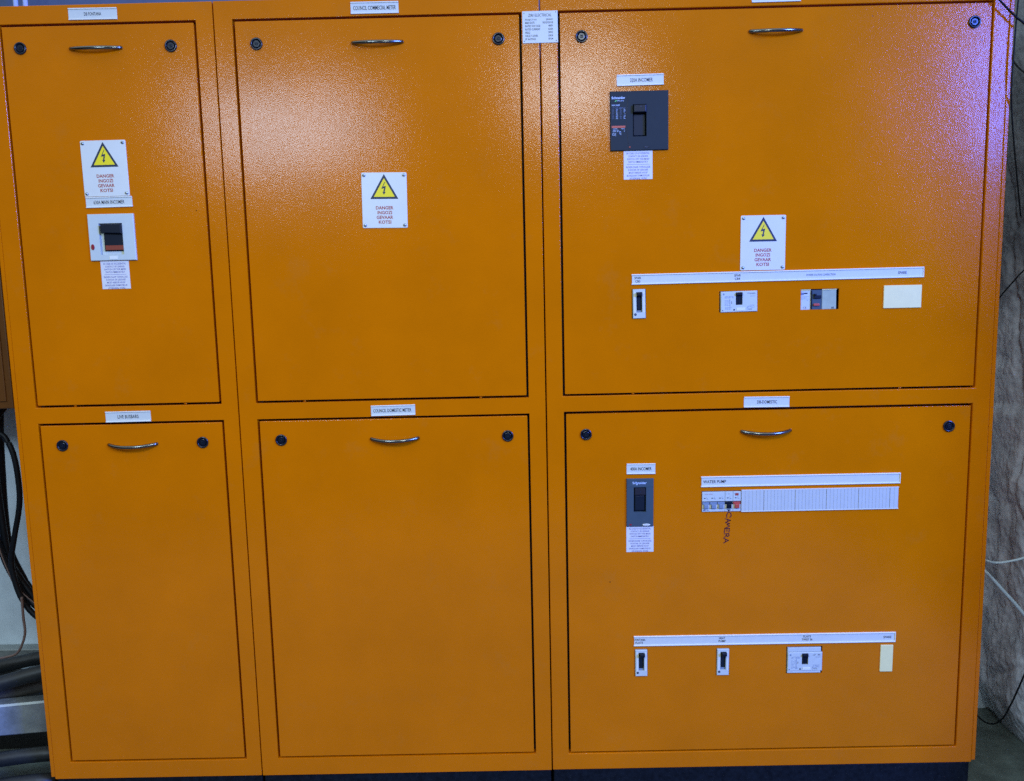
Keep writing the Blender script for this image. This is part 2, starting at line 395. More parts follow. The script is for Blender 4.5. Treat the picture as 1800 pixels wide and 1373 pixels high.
def cabinet(name, label, x0, x1, doors, side=None):
    root = bpy.data.objects.new(name, None); C.objects.link(root); root.location = (0, 0, 0)
    tag(root, label, 'cabinet', 'orange cabinets of the switchboard')
    openings = [(d['x'][0]-G, d['x'][1]+G, d['z'][0]-G, d['z'][1]+G) for d in doors]
    fr = MB(); fr.plate([x0, x1], [BOT, TOP], openings, -0.024, 0.0, ORANGE)
    fr.build('frame', root, bevel=0.0065, seg=5)
    b = MB()                                   # carcass behind the frame
    D = -0.42
    b.box(x0, x0+0.002, BOT, TOP, D, -0.0245, ORANGE); b.box(x1-0.002, x1, BOT, TOP, D, -0.0245, ORANGE)
    b.box(x0+0.002, x1-0.002, TOP-0.002, TOP, D, -0.0245, ORANGE); b.box(x0+0.002, x1-0.002, BOT, BOT+0.002, D, -0.0245, ORANGE)
    b.box(x0+0.002, x1-0.002, BOT+0.002, TOP-0.002, D, D+0.002, GASKET)
    for o in openings:                        # seal behind each door gap
        b.frame(o[0]-0.012, o[1]+0.012, o[2]-0.012, o[3]+0.012, o[0]+0.022, o[1]-0.022, o[2]+0.022, o[3]-0.022, -0.034, -0.026, GASKET)
    b.build('carcass', root)
    p = MB(); p.box(x0+0.002, x1-0.0015, -0.004, BOT-0.003, -0.40, -0.006, PLINTH, 0.003); p.build('plinth', root)
    for d in doors:
        u0, u1 = d['x'][0]+G, d['x'][1]-G; v0, v1 = d['z'][0]+G, d['z'][1]-G
        q = MB(); q.plate([u0, u1], [v0, v1], d.get('holes', []), -0.0035, 0.0, ORANGE)
        do = q.build('door', root, bevel=0.0016, seg=3)
        if d.get('label'): do['label'] = d['label']
        fl = MB()
        for a in ((u0+.0006, u0+0.002, v0+.002, v1-.002), (u1-0.002, u1-.0006, v0+.002, v1-.002), (u0+.002, u1-.002, v0+.0006, v0+0.002), (u0+.002, u1-.002, v1-0.002, v1-.0006)):
            fl.box(*a, -0.022, -0.0036, ORANGE)
        fl.build('door_edge', do)
        for lx, lz in d['locks']: lock(lx, lz, do)
        handle(*d['handle'], do)
        for hx in d.get('hinges', []):
            hb = MB(); hz = d['z'][0]
            hb.tube([(hx-0.003, 0.0045, hz), (hx+0.003, 0.0045, hz)], 0.0016, ORANGE, 10); hb.build('hinge', do)
        if 'extra' in d: d['extra'](do)
    if side:
        sx0, sx1 = side; s = MB(); s.box(sx0, sx1, BOT+0.005, TOP-0.004, -0.42, -0.0015, ORANGE, 0.0016)
        if sx0 > 1: s.disc((sx0+sx1)/2+0.0005, 1.0358, 0.0012, -0.0015, -0.0012, INKB, n=10)
        s.build('side_panel', root)
    return root

def marker(do):
    """CAMERA written downwards in felt pen, as in the photograph"""
    b = MB(); X0 = 1.2150; Z0 = 0.7845
    # glyph strokes in a box 0..1 (x across the line, reading direction = down the panel)
    G_ = {'C': [[(0.7, .98), (1.0, .70), (.95, .25), (.6, .02), (.25, .12), (.02, .55), (.12, .95)]],
          'A': [[(0.0, .0), (1.0, .45), (.05, 1.0)], [(.42, .2), (.45, .78)]],
          'M': [[(0.0, .0), (.95, .12), (.40, .42), (1.0, .72), (.05, 1.0)]],
          'E': [[(0, .08), (1., .05)], [(1, .05), (.95, .85)], [(.5, .08), (.55, .7)], [(.02, .08), (0., .9)]],
          'R': [[(0, .08), (1., .05), (1.0, .55), (.78, .8), (.52, .55), (.48, .1)], [(.5, .4), (.0, .95)]]}
    z = Z0; seq = [('C', .0155), ('A', .0100), ('M', .0125), ('E', .0125), ('R', .0110), ('A', .0125)]
    for k, (ch, ln) in enumerate(seq):
        wd = 0.0115 if k else 0.0120; xo = X0 - 0.0011*k - (0.001 if k else 0)
        for st in G_[ch]:
            st = [(a+random.uniform(-.07, .07), c+random.uniform(-.07, .07)) for a, c in st]
            for p0, p1 in zip(st[:-1], st[1:]):
                e = ((p1[0]-p0[0])*0.06, (p1[1]-p0[1])*0.06)
                b.ribbon([(xo-0.006+wd*(p0[0]-e[0]), z-ln*(p0[1]-e[1])), (xo-0.006+wd*(p1[0]+e[0]), z-ln*(p1[1]+e[1]))], 0.0025, 0.0006, INKB)
        z -= ln + 0.0012
    b.build('handwriting', do, recalc=False)

HOLES_UP = [(0.9735, 1.0075, 1.2732, 1.3445), (1.1855, 1.2780, 1.2835, 1.3345), (1.3835, 1.4755, 1.2855, 1.3350), (0.9240, 1.0595, 1.6710, 1.8060)]
HOLES_LO = [(0.9580, 1.0248, 0.7535, 0.8752), (1.1460, 1.2450, 0.7855, 0.8392), (0.9775, 1.0102, 0.3545, 0.4278), (1.1870, 1.2198, 0.3535, 0.4258), (1.3663, 1.4585, 0.3535, 0.4262)]
cabinet('switchboard_cabinet', 'narrow orange steel cabinet at the left end with two doors', -0.5454, -0.0016, [
    dict(x=(-0.4998, -0.0442), z=(1.0876, 1.9870), locks=[(-0.4564, 1.9355), (-0.1029, 1.9331)], handle=(-0.3419, -0.2160, 1.9320), hinges=[-0.4057, -0.1320],
         holes=[(-0.3280, -0.2250, 1.4440, 1.5480)]),
    dict(x=(-0.4985, -0.0412), z=(0.1485, 1.0423), locks=[(-0.4442, 0.9895), (-0.0943, 0.9903)], handle=(-0.3319, -0.2050, 0.9890))],
    side=(-0.5565, -0.5462))
cabinet('switchboard_cabinet', 'middle orange steel cabinet with two doors and no breakers', 0.0016, 0.7594, [
    dict(x=(0.0464, 0.7158), z=(1.0876, 1.9870), locks=[(0.0980, 1.9329), (0.6640, 1.9313)], handle=(0.3194, 0.4427, 1.9300), hinges=[0.1641, 0.6000]),
    dict(x=(0.0470, 0.7166), z=(0.1485, 1.0423), locks=[(0.1015, 0.9918), (0.6644, 0.9904)], handle=(0.3220, 0.4460, 0.9900))])
cabinet('switchboard_cabinet', 'widest orange steel cabinet at the right end with breakers in both doors', 0.7626, 1.8546, [
    dict(x=(0.8054, 1.8140), z=(1.0886, 1.9880), locks=[(0.8580, 1.9319), (1.7719, 1.9433)], handle=(1.2470, 1.3740, 1.9340), hinges=[0.9759, 1.6332], holes=HOLES_UP),
    dict(x=(0.8075, 1.8105), z=(0.1470, 1.0440), locks=[(0.8585, 0.9898), (1.7554, 0.9911)], handle=(1.2404, 1.3675, 0.9890), holes=HOLES_LO, extra=marker)],
    side=(1.8555, 1.8655))

# ------------------------------------------------------------------ signs and labels
def name_label(key, x, z, wd, h, ang, lines, label, tw=None, th=0.0075, group='engraved name labels'):
    r = empty('name_label', x, z, ang); tag(r, label, 'label', group)
    b = MB(); b.box(-wd/2, wd/2, -h/2, h/2, 0.0, 0.0012, LABEL)
    b.build('insert', r)
    c = MB(); rw = 0.0026
    c.box(-wd/2, wd/2, h/2-rw, h/2, 0.0, 0.0034, RAIL, 0.0007); c.box(-wd/2, wd/2, -h/2, -h/2+rw, 0.0, 0.0034, RAIL, 0.0007)
    c.build('rail', r)
    t = MB(); n = len(lines)
    for i, (s_, tw_, u) in enumerate(lines):
        t.text(s_, u, (0.0), th, tw_, 0.0015, INK, off=0.008)
    t.build('lettering', r, recalc=False)
    return r
name_label('a', -0.2798, 2.0086, 0.1134, 0.0263, -0.3, [('DB FONTANA', 0.040, 0)], 'white name label reading DB FONTANA above the left cabinet')
name_label('b', 0.3778, 2.0070, 0.1114, 0.0267, -0.1, [('COUNCIL COMMECIAL METER', 0.099, 0)], 'white name label reading COUNCIL COMMECIAL METER on the middle cabinet', th=0.0090)
name_label('c', 1.3104, 2.0098, 0.1129, 0.0241, 0.3, [], 'white name label cut off by the top edge of the photo')
name_label('d', 0.9947, 1.8315, 0.1101, 0.0256, 0.5, [('320A INCOMER', 0.053, 0.003)], 'white name label reading 320A INCOMER above the square dark breaker', th=0.0085)
name_label('e', -0.2777, 1.5793, 0.1111, 0.0252, 0.5, [('630A MAIN INCOMER', 0.074, 0)], 'white name label reading 630A MAIN INCOMER under a danger sign', th=0.0085)
name_label('f', -0.2744, 1.0591, 0.1119, 0.0267, 0.3, [('LIVE BUSBARS', 0.052, 0)], 'white name label reading LIVE BUSBARS between the left doors', th=0.0085)
name_label('g', 0.3827, 1.0607, 0.1091, 0.0261, 0.5, [('COUNCIL DOMESTIC METER', 0.094, -0.002)], 'white name label reading COUNCIL DOMESTIC METER between the middle doors', th=0.0085)
name_label('h', 1.3044, 1.0617, 0.1119, 0.0265, -0.5, [('DB-DOMESTIC', 0.049, 0.001)], 'white name label reading DB-DOMESTIC between the right doors', th=0.0080)
name_label('i', 0.9945, 0.9001, 0.0715, 0.0266, -0.5, [('400A INCOMER', 0.053, 0)], 'short white name label reading 400A INCOMER above the tall slate breaker', th=0.0080)

def strip(x, z, wd, h, ang, texts, label):
    r = empty('label_strip', x, z, ang); tag(r, label, 'label strip', 'long white label strips')
    b = MB(); b.box(-wd/2+0.0015, wd/2-0.0015, -h/2+0.002, h/2-0.002, 0.0, 0.0013, LABEL); b.build('insert', r)
    c = MB(); rw = 0.0030
    c.box(-wd/2, wd/2, h/2-rw, h/2, 0.0, 0.0036, RAIL, 0.0008); c.box(-wd/2, wd/2, -h/2, -h/2+rw, 0.0, 0.0036, RAIL, 0.0008)
    c.box(wd/2-0.0016, wd/2, -h/2+rw, h/2-rw, 0.0, 0.0030, RAIL)
    c.build('rail', r)
    t = MB()
    for s_, u, v, th, tw, off, mt in texts: t.text(s_, u, v, th, tw, 0.0016, mt, off=off)
    t.build('lettering', r, recalc=False)
T1 = 0.012
strip(1.3252, 1.3688, 0.7054, 0.0251, 0.22, [
    ('SPAR', -0.3375, 0.0035, 0.0056, 0.0160, T1, INK), ('CB3', -0.3375, -0.0045, 0.0056, 0.0120, T1, INK),
    ('SPAR', -0.0965, 0.0035, 0.0056, 0.0160, T1, INK), ('CB4', -0.0965, -0.0045, 0.0056, 0.0130, T1, INK),
    ('POWER FACTOR CORRECTION', 0.1050, 0.0, 0.0048, 0.0700, T1, INKG), ('SPARE', 0.3010, 0.0, 0.0066, 0.0210, T1, INK)],
    'long white label strip reading SPAR CB3 to SPARE in upper right door')
strip(1.3922, 0.8632, 0.4963, 0.0269, -0.06, [('WATER PUMP', -0.2140, 0.0, 0.0078, 0.0570, 0.008, INK)],
    'white label strip reading WATER PUMP above the row of small breakers')
strip(1.3092, 0.4488, 0.6688, 0.0266, -0.17, [
    ('FONTANA', -0.3180, 0.0035, 0.0056, 0.0270, T1, INK), ('FLATS', -0.3200, -0.0045, 0.0056, 0.0190, T1, INK),
    ('HEAT', -0.1080, 0.0045, 0.0056, 0.0160, T1, INK), ('PUMP', -0.1080, -0.0035, 0.0056, 0.0180, T1, INK),
    ('FLATS', 0.1090, 0.0050, 0.0056, 0.0190, T1, INK), ('TWIST 56', 0.1090, -0.0030, 0.0056, 0.0270, T1, INK),
    ('SPARE', 0.3140, 0.0, 0.0060, 0.0205, T1, INK)],
    'white label strip reading FONTANA FLATS to SPARE low on the right door')

def danger(x, z, ang, label, screws=True):
    r = empty('danger_sign', x, z, ang); tag(r, label, 'danger sign', 'danger signs with a yellow triangle')
    b = MB(); b.rbox(-0.0540, 0.0540, -0.0650, 0.0650, 0.0, 0.0020, 0.003, PLATE, 0.0006); b.build('plate', r)
    t = MB()
    def tri(cy, hw, hh, w, mt): t.prism([(-hw, cy-hh*0.36), (hw, cy-hh*0.36), (0, cy+hh*0.64)], 0.0019, w, mt)
    tri(0.0240, 0.0335, 0.0580, 0.00225, INK); tri(0.0237, 0.0252, 0.0436, 0.00240, YEL)
    bolt = [(0.0012, 0.0425), (-0.0068, 0.0270), (-0.0002, 0.0280), (-0.0020, 0.0195), (-0.0044, 0.0200), (-0.0012, 0.0130), (0.0035, 0.0190), (0.0012, 0.0195), (0.0044, 0.0335), (-0.0024, 0.0318), (0.0030, 0.0428)]
    i = t.mi(INK)
    vs = [t.bm.verts.new((p[0], -0.00255, p[1])) for p in bolt]; f = t.bm.faces.new(vs); f.material_index = i
    t.build('triangle', r, recalc=True)
    l = MB()
    for k, (s_, tw) in enumerate((('DANGER', 0.0420), ('INGOZI', 0.0345), ('GEVAAR', 0.0400), ('KOTSI', 0.0300))):
        l.text(s_, 0.0, -0.0175-0.0112*k, 0.0076, tw, 0.0022, INKR, off=0.024)
    l.build('lettering', r, recalc=False)
    for su, sv in ((-0.0475, 0.0585), (0.0475, 0.0585), (-0.0475, -0.0585), (0.0475, -0.0585)):
        s = MB(); s.lathe(su, sv, [(0.0040, 0.0020), (0.0038, 0.0030), (0.0028, 0.0040), (0.0014, 0.0044), (0.0, 0.0045)], RIVET, 16)
        a = random.uniform(0, PI); s.prism([(su+0.003*math.cos(a+e)*1.0, sv+0.003*math.sin(a+e)) for e in (0.12, PI-0.12, PI+0.12, -0.12)], 0.004, 0.0048, INK)
        s.build('rivet', r)
danger(-0.2809, 1.6578, 0.35, 'white danger sign riveted above the 630A main incomer label')
danger(0.3827, 1.5685, -0.79, 'white danger sign alone on the upper middle door')
danger(1.2888, 1.4481, -0.15, 'white danger sign standing on the long SPAR label strip')

W1 = ['IN CASE OF ACCIDENTAL', 'CONTACT OR LEAKAGE', 'SWITCH OFF THIS MAIN', 'SWITCH IMMEDIATELY']
W2 = ['INDIEN DAAR TOEVALLIGE', 'KONTAK OF LEKKASIE', 'MOET HIERDIE HOOF', 'SKAKELAAR ONMIDDELLIK', 'UITGESKAKEL WORD']
def warning(x, z, ang, label, wd=0.0685, h=0.0665):
    r = empty('warning_label', x, z, ang); tag(r, label, 'warning label', 'small printed warning labels under main switches')
    b = MB(); b.box(-wd/2, wd/2, -h/2, h/2, 0.0, 0.0008, PAPER); b.build('sheet', r)
    t = MB(); y = h/2-0.0062
    for s_ in W1: t.text(s_, 0.0, y, 0.0042, 0.0026*len(s_), 0.0010, INKP, off=0.006); y -= 0.0066
    t.box(-0.0265, 0.0265, y+0.0003, y+0.0010, 0.0008, 0.0010, INKP); y -= 0.0052
    for s_ in W2: t.text(s_, 0.0, y, 0.0042, 0.0026*len(s_), 0.0010, INKP, off=0.006); y -= 0.0066
    t.build('lettering', r, recalc=False)
warning(-0.2767, 1.4062, 0.2, 'small printed warning label under the white 630A switch')
warning(0.9894, 1.6371, 0.0, 'small printed warning label under the square 320A breaker')
warning(0.9917, 0.7192, -0.2, 'small printed warning label under the tall 400A breaker')

r = empty('rating_plate', 0.7619, 1.9553, 0.26); tag(r, 'white rating plate of typed data across the seam beside right cabinet', 'rating plate')
b = MB(); b.box(-0.0412, 0.0412, -0.0356, 0.0356, 0.0001, 0.0018, LABEL, 0.0004); b.build('plate', r)
t = MB(); t.text('ZIRI ELECTRICAL', 0.0, 0.0262, 0.0066, 0.054, 0.0020, INK, off=0.0)
rows = [('PROJECT NO', 'J00001'), ('MAN DATE', '30/5/2018'), ('RATED VOLTAGE', '400V'), ('RATED CURRENT', '630A'), ('FREQ', '50HZ'), ('FAULT LEVEL', '10KA'), ('IP RATING', 'IP54')]
for k, (a, c) in enumerate(rows):
    y = 0.0170-0.0073*k
    t.text(a, -0.0345, y, 0.0046, 0.0027*len(a), 0.0020, INK, off=-0.004, align='L') if False else t.text(a, -0.0345+0.00135*len(a), y, 0.0046, 0.0027*len(a), 0.0020, INK, off=0.008)
    t.text(c, 0.0300-0.00135*len(c), y, 0.0046, 0.0027*len(c), 0.0020, INK, off=0.008)
t.build('lettering', r, recalc=False)
for su, sv in ((-0.0370, 0.0310), (0.0370, 0.0320), (-0.0370, -0.0310), (0.0370, -0.0310)):
    s = MB(); s.disc(su, sv, 0.0010, 0.0018, 0.0022, INK, n=10); s.build('pin', r)

# ------------------------------------------------------------------ circuit breakers
def fx(wd, h):
    """fractions of the face (0,0 top left) to local u, v"""
    return lambda a: -wd/2 + a*wd, lambda c: h/2 - c*h
def ticks(b, rng, u0, u1, v0, v1, n, mat, w, hh=0.0006, lo=0.3):
    """rows of print too small to read, as thin broken lines"""
    for k in range(n):
        v = v0+(v1-v0)*(k+0.5)/n; u = u0+rng.uniform(0, 0.1)*(u1-u0)
        while u < u1:
            l = rng.uniform(0.12, 0.35)*(u1-u0); e = min(u+l, u1)
            if rng.random() > lo*0.5: b.box(u, e, v-hh/2, v+hh/2, w-0.0002, w+0.00015, mat)
            u = e + 0.06*(u1-u0)

# white 630 A switch
r = empty('main_switch', -0.2763, 1.4960, 0); tag(r, 'white square 630A switch with black toggle and rust red band', 'circuit breaker', 'circuit breakers fitted in the doors')
U, V = fx(0.1106, 0.1102)
b = MB(); b.frame(U(0), U(1), V(1), V(0), U(.235), U(.745), V(.875), V(.20), -0.020, 0.0055, BODYW, 0.0012)
b.build('housing', r)
b = MB(); b.box(U(.235), U(.745), V(.875), V(.20), -0.022, -0.010, GREYP); b.box(U(.245), U(.735), V(.87), V(.80), -0.012, -0.001, BODYW); b.box(U(.240), U(.30), V(.80), V(.42), -0.012, -0.002, BODYW); b.build('recess', r)
b = MB(); b.box(U(.330), U(.745), V(.79), V(.21), -0.010, 0.004, BLACK, 0.001)
b.prism([(U(.300), V(.41)), (U(.745), V(.43)), (U(.745), V(.225)), (U(.300), V(.225))], 0.003, 0.013, BLACK, 0.002)
b.build('toggle', r)
b = MB(); b.box(U(.345), U(.740), V(.775), V(.675), 0.0038, 0.0050, REDO, 0.0005); b.build('red_band', r)
b = MB(); b.disc(U(.075), V(.705), 0.0040, 0.0054, 0.0075, REDD, 0.001, 20, ry=0.0070); b.build('indicator', r)
b = MB(); b.rbox(U(.42), U(.60), V(.975), V(.905), 0.0054, 0.0062, 0.001, RAIL); b.build('latch', r)

# square 320 A breaker
r = empty('main_switch', 0.9917, 1.7384, 0.1); tag(r, 'square dark slate 320A breaker with white print and curved edge line', 'circuit breaker', 'circuit breakers fitted in the doors')
U, V = fx(0.1372, 0.1358)
b = MB(); b.frame(U(0), U(1), V(1), V(0), U(.390), U(.625), V(.765), V(.225), -0.020, 0.0050, NAVY, 0.0012)
b.build('housing', r)
b = MB(); b.box(U(.390), U(.625), V(.765), V(.225), -0.024, -0.016, BLACK); b.build('recess', r)
b = MB(); b.box(U(.400), U(.615), V(.37), V(.24), -0.012, 0.012, BLACK, 0.002); b.disc(U(.52), V(.275), 0.0016, 0.0115, 0.0124, INK, n=10)
b.prism([(U(.400), V(.75)), (U(.615), V(.75)), (U(.615), V(.37)), (U(.400), V(.37))], -0.016, -0.002, DARKSLOT, 0.002); b.build('toggle', r)
b = MB(); pts = [(U(.305)-0.0045*(1-(2*k/16-1)**2)+0.0015, V(.09+.83*k/16)) for k in range(17)]
b.ribbon(pts, 0.0016, 0.0052, BLACK); b.build('curved_groove', r, recalc=False)
b = MB(); b.text('Schneider', U(.145), V(.110), 0.0056, 0.0320, 0.0053, INKW, off=0.014)
b.text('Electric', U(.185), V(.160), 0.0030, 0.0150, 0.0053, INKW, off=0.0)
b.prism([(U(.075), V(.175)), (U(.100), V(.148)), (U(.125), V(.150)), (U(.100), V(.178))], 0.0049, 0.0053, GREEN)
b.text('NSX 400F', U(.10), V(.235), 0.0036, 0.0190, 0.0053, INKW, off=0.0)
rg = random.Random(1)
for k in range(4): 
    uu = U(.035+.065*k); ticks(b, rg, uu, uu+0.0045, V(.47), V(.30), 9, INKW if k % 2 else INKG, 0.0052, 0.0007)
ticks(b, rg, U(.03), U(.26), V(.30), V(.27), 2, INKG, 0.0052); ticks(b, rg, U(.03), U(.25), V(.69), V(.62), 3, INKW, 0.0052, 0.0007)
ticks(b, rg, U(.03), U(.10), V(.76), V(.70), 4, INKW, 0.0052); ticks(b, rg, U(.15), U(.19), V(.74), V(.68), 3, INKW, 0.0052)
b.build('lettering', r, recalc=False)
b = MB(); b.box(U(.025), U(.26), V(.615), V(.580), 0.0049, 0.0053, RED); b.build('red_band', r)
b = MB(); b.disc(U(.335), V(.945), 0.0024, 0.0049, 0.0060, REDO, 0.0004, 14); b.build('indicator', r)
b = MB(); b.disc(U(.625), V(.948), 0.0080, 0.0049, 0.0054, BLACK, 0.0, 20, ry=0.0022); b.text('PUSH', U(.625), V(.948), 0.0020, 0.0075, 0.0056, INKG); b.build('test_button', r)
b = MB(); b.disc(U(.768), V(.450), 0.0013, 0.0050, 0.0053, BLACK, n=10); b.build('pinhole', r)

# tall 400 A breaker
r = empty('main_switch', 0.9914, 0.8143, -0.4); tag(r, 'tall slate blue 400A breaker with black toggle and white oval button', 'circuit breaker', 'circuit breakers fitted in the doors')
U, V = fx(0.0673, 0.1227)
b = MB(); b.frame(U(0), U(1), V(1), V(0), U(.265), U(.725), V(.695), V(.180), -0.020, 0.0050, SLATE, 0.0012)
b.box(U(.02), U(.98), V(.170), V(.155), 0.0048, 0.0056, SLATE)
b.build('housing', r)
b = MB(); b.box(U(.265), U(.725), V(.695), V(.180), -0.024, -0.016, BLACK); b.build('recess', r)
b = MB(); b.box(U(.30), U(.70), V(.34), V(.20), -0.012, 0.006, BROWNK, 0.0015); b.disc(U(.51), V(.27), 0.0015, 0.0055, 0.0064, INK, n=10)
b.prism([(U(.300), V(.68)), (U(.700), V(.68)), (U(.700), V(.345)), (U(.300), V(.345))], -0.016, 0.0015, DARKSLOT, 0.003); b.build('toggle', r)
b = MB(); b.text('Schneider', U(.48), V(.085), 0.0058, 0.0350, 0.0053, INKW, off=0.012); b.text('Electric', U(.60), V(.125), 0.0026, 0.0170, 0.0053, INKG, off=0.0)
b.disc(U(.38), V(.122), 0.0013, 0.0049, 0.0053, INKW, n=10); b.build('lettering', r, recalc=False)
b = MB(); b.disc(U(.74), V(.962), 0.0098, 0.0049, 0.0062, RAIL, 0.0006, 24, ry=0.0027); b.text('PUSH', U(.74), V(.962), 0.0024, 0.0100, 0.0064, INKG); b.build('test_button', r)
b = MB(); b.disc(U(.15), V(.958), 0.0034, 0.0049, 0.0053, REDD, 0.0, 14, ry=0.0020); b.build('indicator', r)

def slim(x, z, ang, label, knob=-0.001, lean=0.0):
    r = empty('slim_breaker', x, z, ang); tag(r, label, 'circuit breaker', 'slim white single breakers')
    wd, h = 0.0305, 0.0705; U, V = fx(wd, h)
    b = MB(); b.frame(U(0), U(1), V(1), V(0), U(.28), U(.74), V(.79), V(.10), -0.015, 0.0040, BODYW, 0.001)
    b.box(U(.10), U(.20), V(.80), V(.08), 0.0038, 0.0044, RAIL); b.box(U(.82), U(.92), V(.80), V(.08), 0.0038, 0.0044, RAIL); b.build('housing', r)
    b = MB(); b.box(U(.28), U(.74), V(.79), V(.10), -0.018, -0.008, BLACK); b.prism([(U(.29), V(.785)), (U(.73), V(.785)), (U(.73), V(.73)), (U(.29), V(.73))], -0.009, 0.001, GREYP, 0.0015); b.build('recess', r)
    b = MB(); b.box(U(.31), U(.71), V(.72), V(.16), -0.009, 0.0, DARKSLOT, 0.002); b.box(U(.30)+lean, U(.72)+lean, V(.23), V(.115), -0.009, 0.0130, BLACK, 0.002); b.build('toggle', r)
    b = MB(); b.disc(U(.19), V(.865), 0.0030, 0.0038, 0.0046, BLACK, 0.0004, 16); b.disc(U(.19), V(.865), 0.0012, 0.0045, 0.0049, INKG, n=8); b.build('test_button', r)
slim(0.9907, 1.3088, 0.6, 'slim white breaker under the words SPAR CB3')
slim(0.9940, 0.3912, 0.2, 'slim white breaker under the words FONTANA FLATS', lean=0.0015)
slim(1.2034, 0.3897, -0.5, 'slim white breaker under the words HEAT PUMP', lean=0.0015)

def wide(x, z, ang, label, band):
    h = 0.0495 if not band else 0.0700
    r = empty('wide_breaker', x, z, ang); tag(r, label, 'circuit breaker', 'wide white breakers with a central toggle')
    wd = 0.0885; b = MB(); off = -0.0035 if band else 0.0
    hh = 0.0500; v1 = hh/2+off; v0 = -hh/2+off
    U, V = (lambda a: -wd/2+a*wd), (lambda c: v1-c*hh)
    b.frame(U(0), U(1), V(1), V(0), U(.41), U(.595), V(.66), V(.055), -0.012, 0.0030, BODYW, 0.0012)
    b.box(U(.43), U(.665), V(.94), V(.80), 0.0028, 0.0038, RAIL, 0.0004)
    b.build('housing', r)
    if band:
        b = MB(); b.box(U(0.0), U(.965), V(0)+0.0006, V(0)+0.0125, -0.012, 0.0015, BODYW, 0.001); b.build('terminal_cover', r)
        b = MB(); b.box(U(0.0), U(.965), V(1)-0.0060, V(1)-0.0005, -0.012, 0.0015, BODYW, 0.001); b.build('terminal_cover', r)
    b = MB(); b.box(U(.41), U(.595), V(.66), V(.055), -0.014, -0.006, BLACK); b.build('recess', r)
    b = MB(); b.box(U(.42), U(.585), V(.64), V(.18), -0.007, 0.001, DARKSLOT, 0.001)
    for k in range(3): b.box(U(.45+.045*k), U(.47+.045*k), V(.60), V(.22), 0.0008, 0.0018, BLACK)
    b.box(U(.42), U(.585), V(.20), V(.08), -0.007, 0.008, BLACK, 0.001); b.build('toggle', r)
    b = MB(); rg = random.Random(3+band)
    b.disc(U(.08), V(.13), 0.0022, 0.0028, 0.0033, GREYP, n=14); b.disc(U(.05), V(.91), 0.0012, 0.0028, 0.0033, INK, n=10)
    b.disc(U(.365), V(.89), 0.0020, 0.0028, 0.0036, INK, n=14)
    ticks(b, rg, U(.10), U(.35), V(.33), V(.22), 3, INKG, 0.0031); ticks(b, rg, U(.10), U(.24), V(.70), V(.40), 5, INKG, 0.0031)
    ticks(b, rg, U(.10), U(.30), V(.88), V(.74), 3, INKG, 0.0031); ticks(b, rg, U(.72), U(.95), V(.17), V(.09), 2, INK, 0.0031, 0.0009)
    ticks(b, rg, U(.80), U(.95), V(.28), V(.23), 1, INKG, 0.0031, 0.0008); ticks(b, rg, U(.72), U(.92), V(.84), V(.66), 4, INKG, 0.0031)
    b.box(U(.245), U(.255), V(.88), V(.35), 0.0028, 0.0032, INKG); b.box(U(.29), U(.302), V(.60), V(.48), 0.0028, 0.0032, INK)
    b.text('400', U(.80), V(.88), 0.0036, 0.0095, 0.0032, INK); b.box(U(.715), U(.722), V(.94), V(.78), 0.0028, 0.0032, INKG)
    b.build('lettering', r, recalc=False)
wide(1.2328, 1.3090, 0.8, 'wide white breaker under the words SPAR CB4', 0)
wide(1.4135, 0.3899, -0.2, 'wide white breaker with ribbed cover under the words FLATS TWIST', 1)

# recessed power factor breaker
r = empty('recessed_breaker', 1.4290, 1.3100, 0.5); tag(r, 'recessed grey breaker with a red button under POWER FACTOR CORRECTION', 'circuit breaker')
U, V = fx(0.0915, 0.0490)
b = MB(); b.box(U(0), U(.28), V(1), V(.055), -0.012, -0.004, BODYW, 0.001); b.build('housing', r)
for a0, a1 in ((0, .27), (.57, .96)): b = MB(); b.box(U(a0), U(a1), V(.045), V(0), -0.012, -0.002, CREAM); b.build('rim', r)
b = MB(); b.box(U(.575), U(.955), V(1), V(.055), -0.012, -0.0035, CLEAR, 0.001); b.build('cover', r)
b = MB(); b.box(U(.283), U(.57), V(1.0), V(.03), -0.012, -0.0025, SLATE, 0.001); b.box(U(.283), U(.305), V(.98), V(.06), -0.004, -0.001, BLACK); b.build('control_panel', r)
b = MB(); b.box(U(.35), U(.54), V(.46), V(.30), -0.003, 0.001, BLACK, 0.001); b.box(U(.35), U(.41), V(.30), V(.22), -0.003, 0.003, BLACK, 0.001); b.build('toggle', r)
b = MB(); b.rbox(U(.34), U(.50), V(.82), V(.70), -0.003, 0.0015, 0.002, RED, 0.001); b.build('button', r)
b = MB(); rg = random.Random(8); b.box(U(.09), U(.19), V(.22), V(.16), -0.0041, -0.0037, INK); b.box(U(.02), U(.09), V(.27), V(.15), -0.0041, -0.0037, INKG)
ticks(b, rg, U(.02), U(.22), V(.55), V(.32), 4, INKG, -0.0038); b.text('CE', U(.12), V(.89), 0.0044, 0.0085, -0.0038, INK, off=0.0)
b.box(U(.83), U(.85), V(.97), V(.90), -0.0036, -0.003, INK); b.box(U(.865), U(.885), V(.97), V(.88), -0.0036, -0.003, INK); b.build('lettering', r, recalc=False)

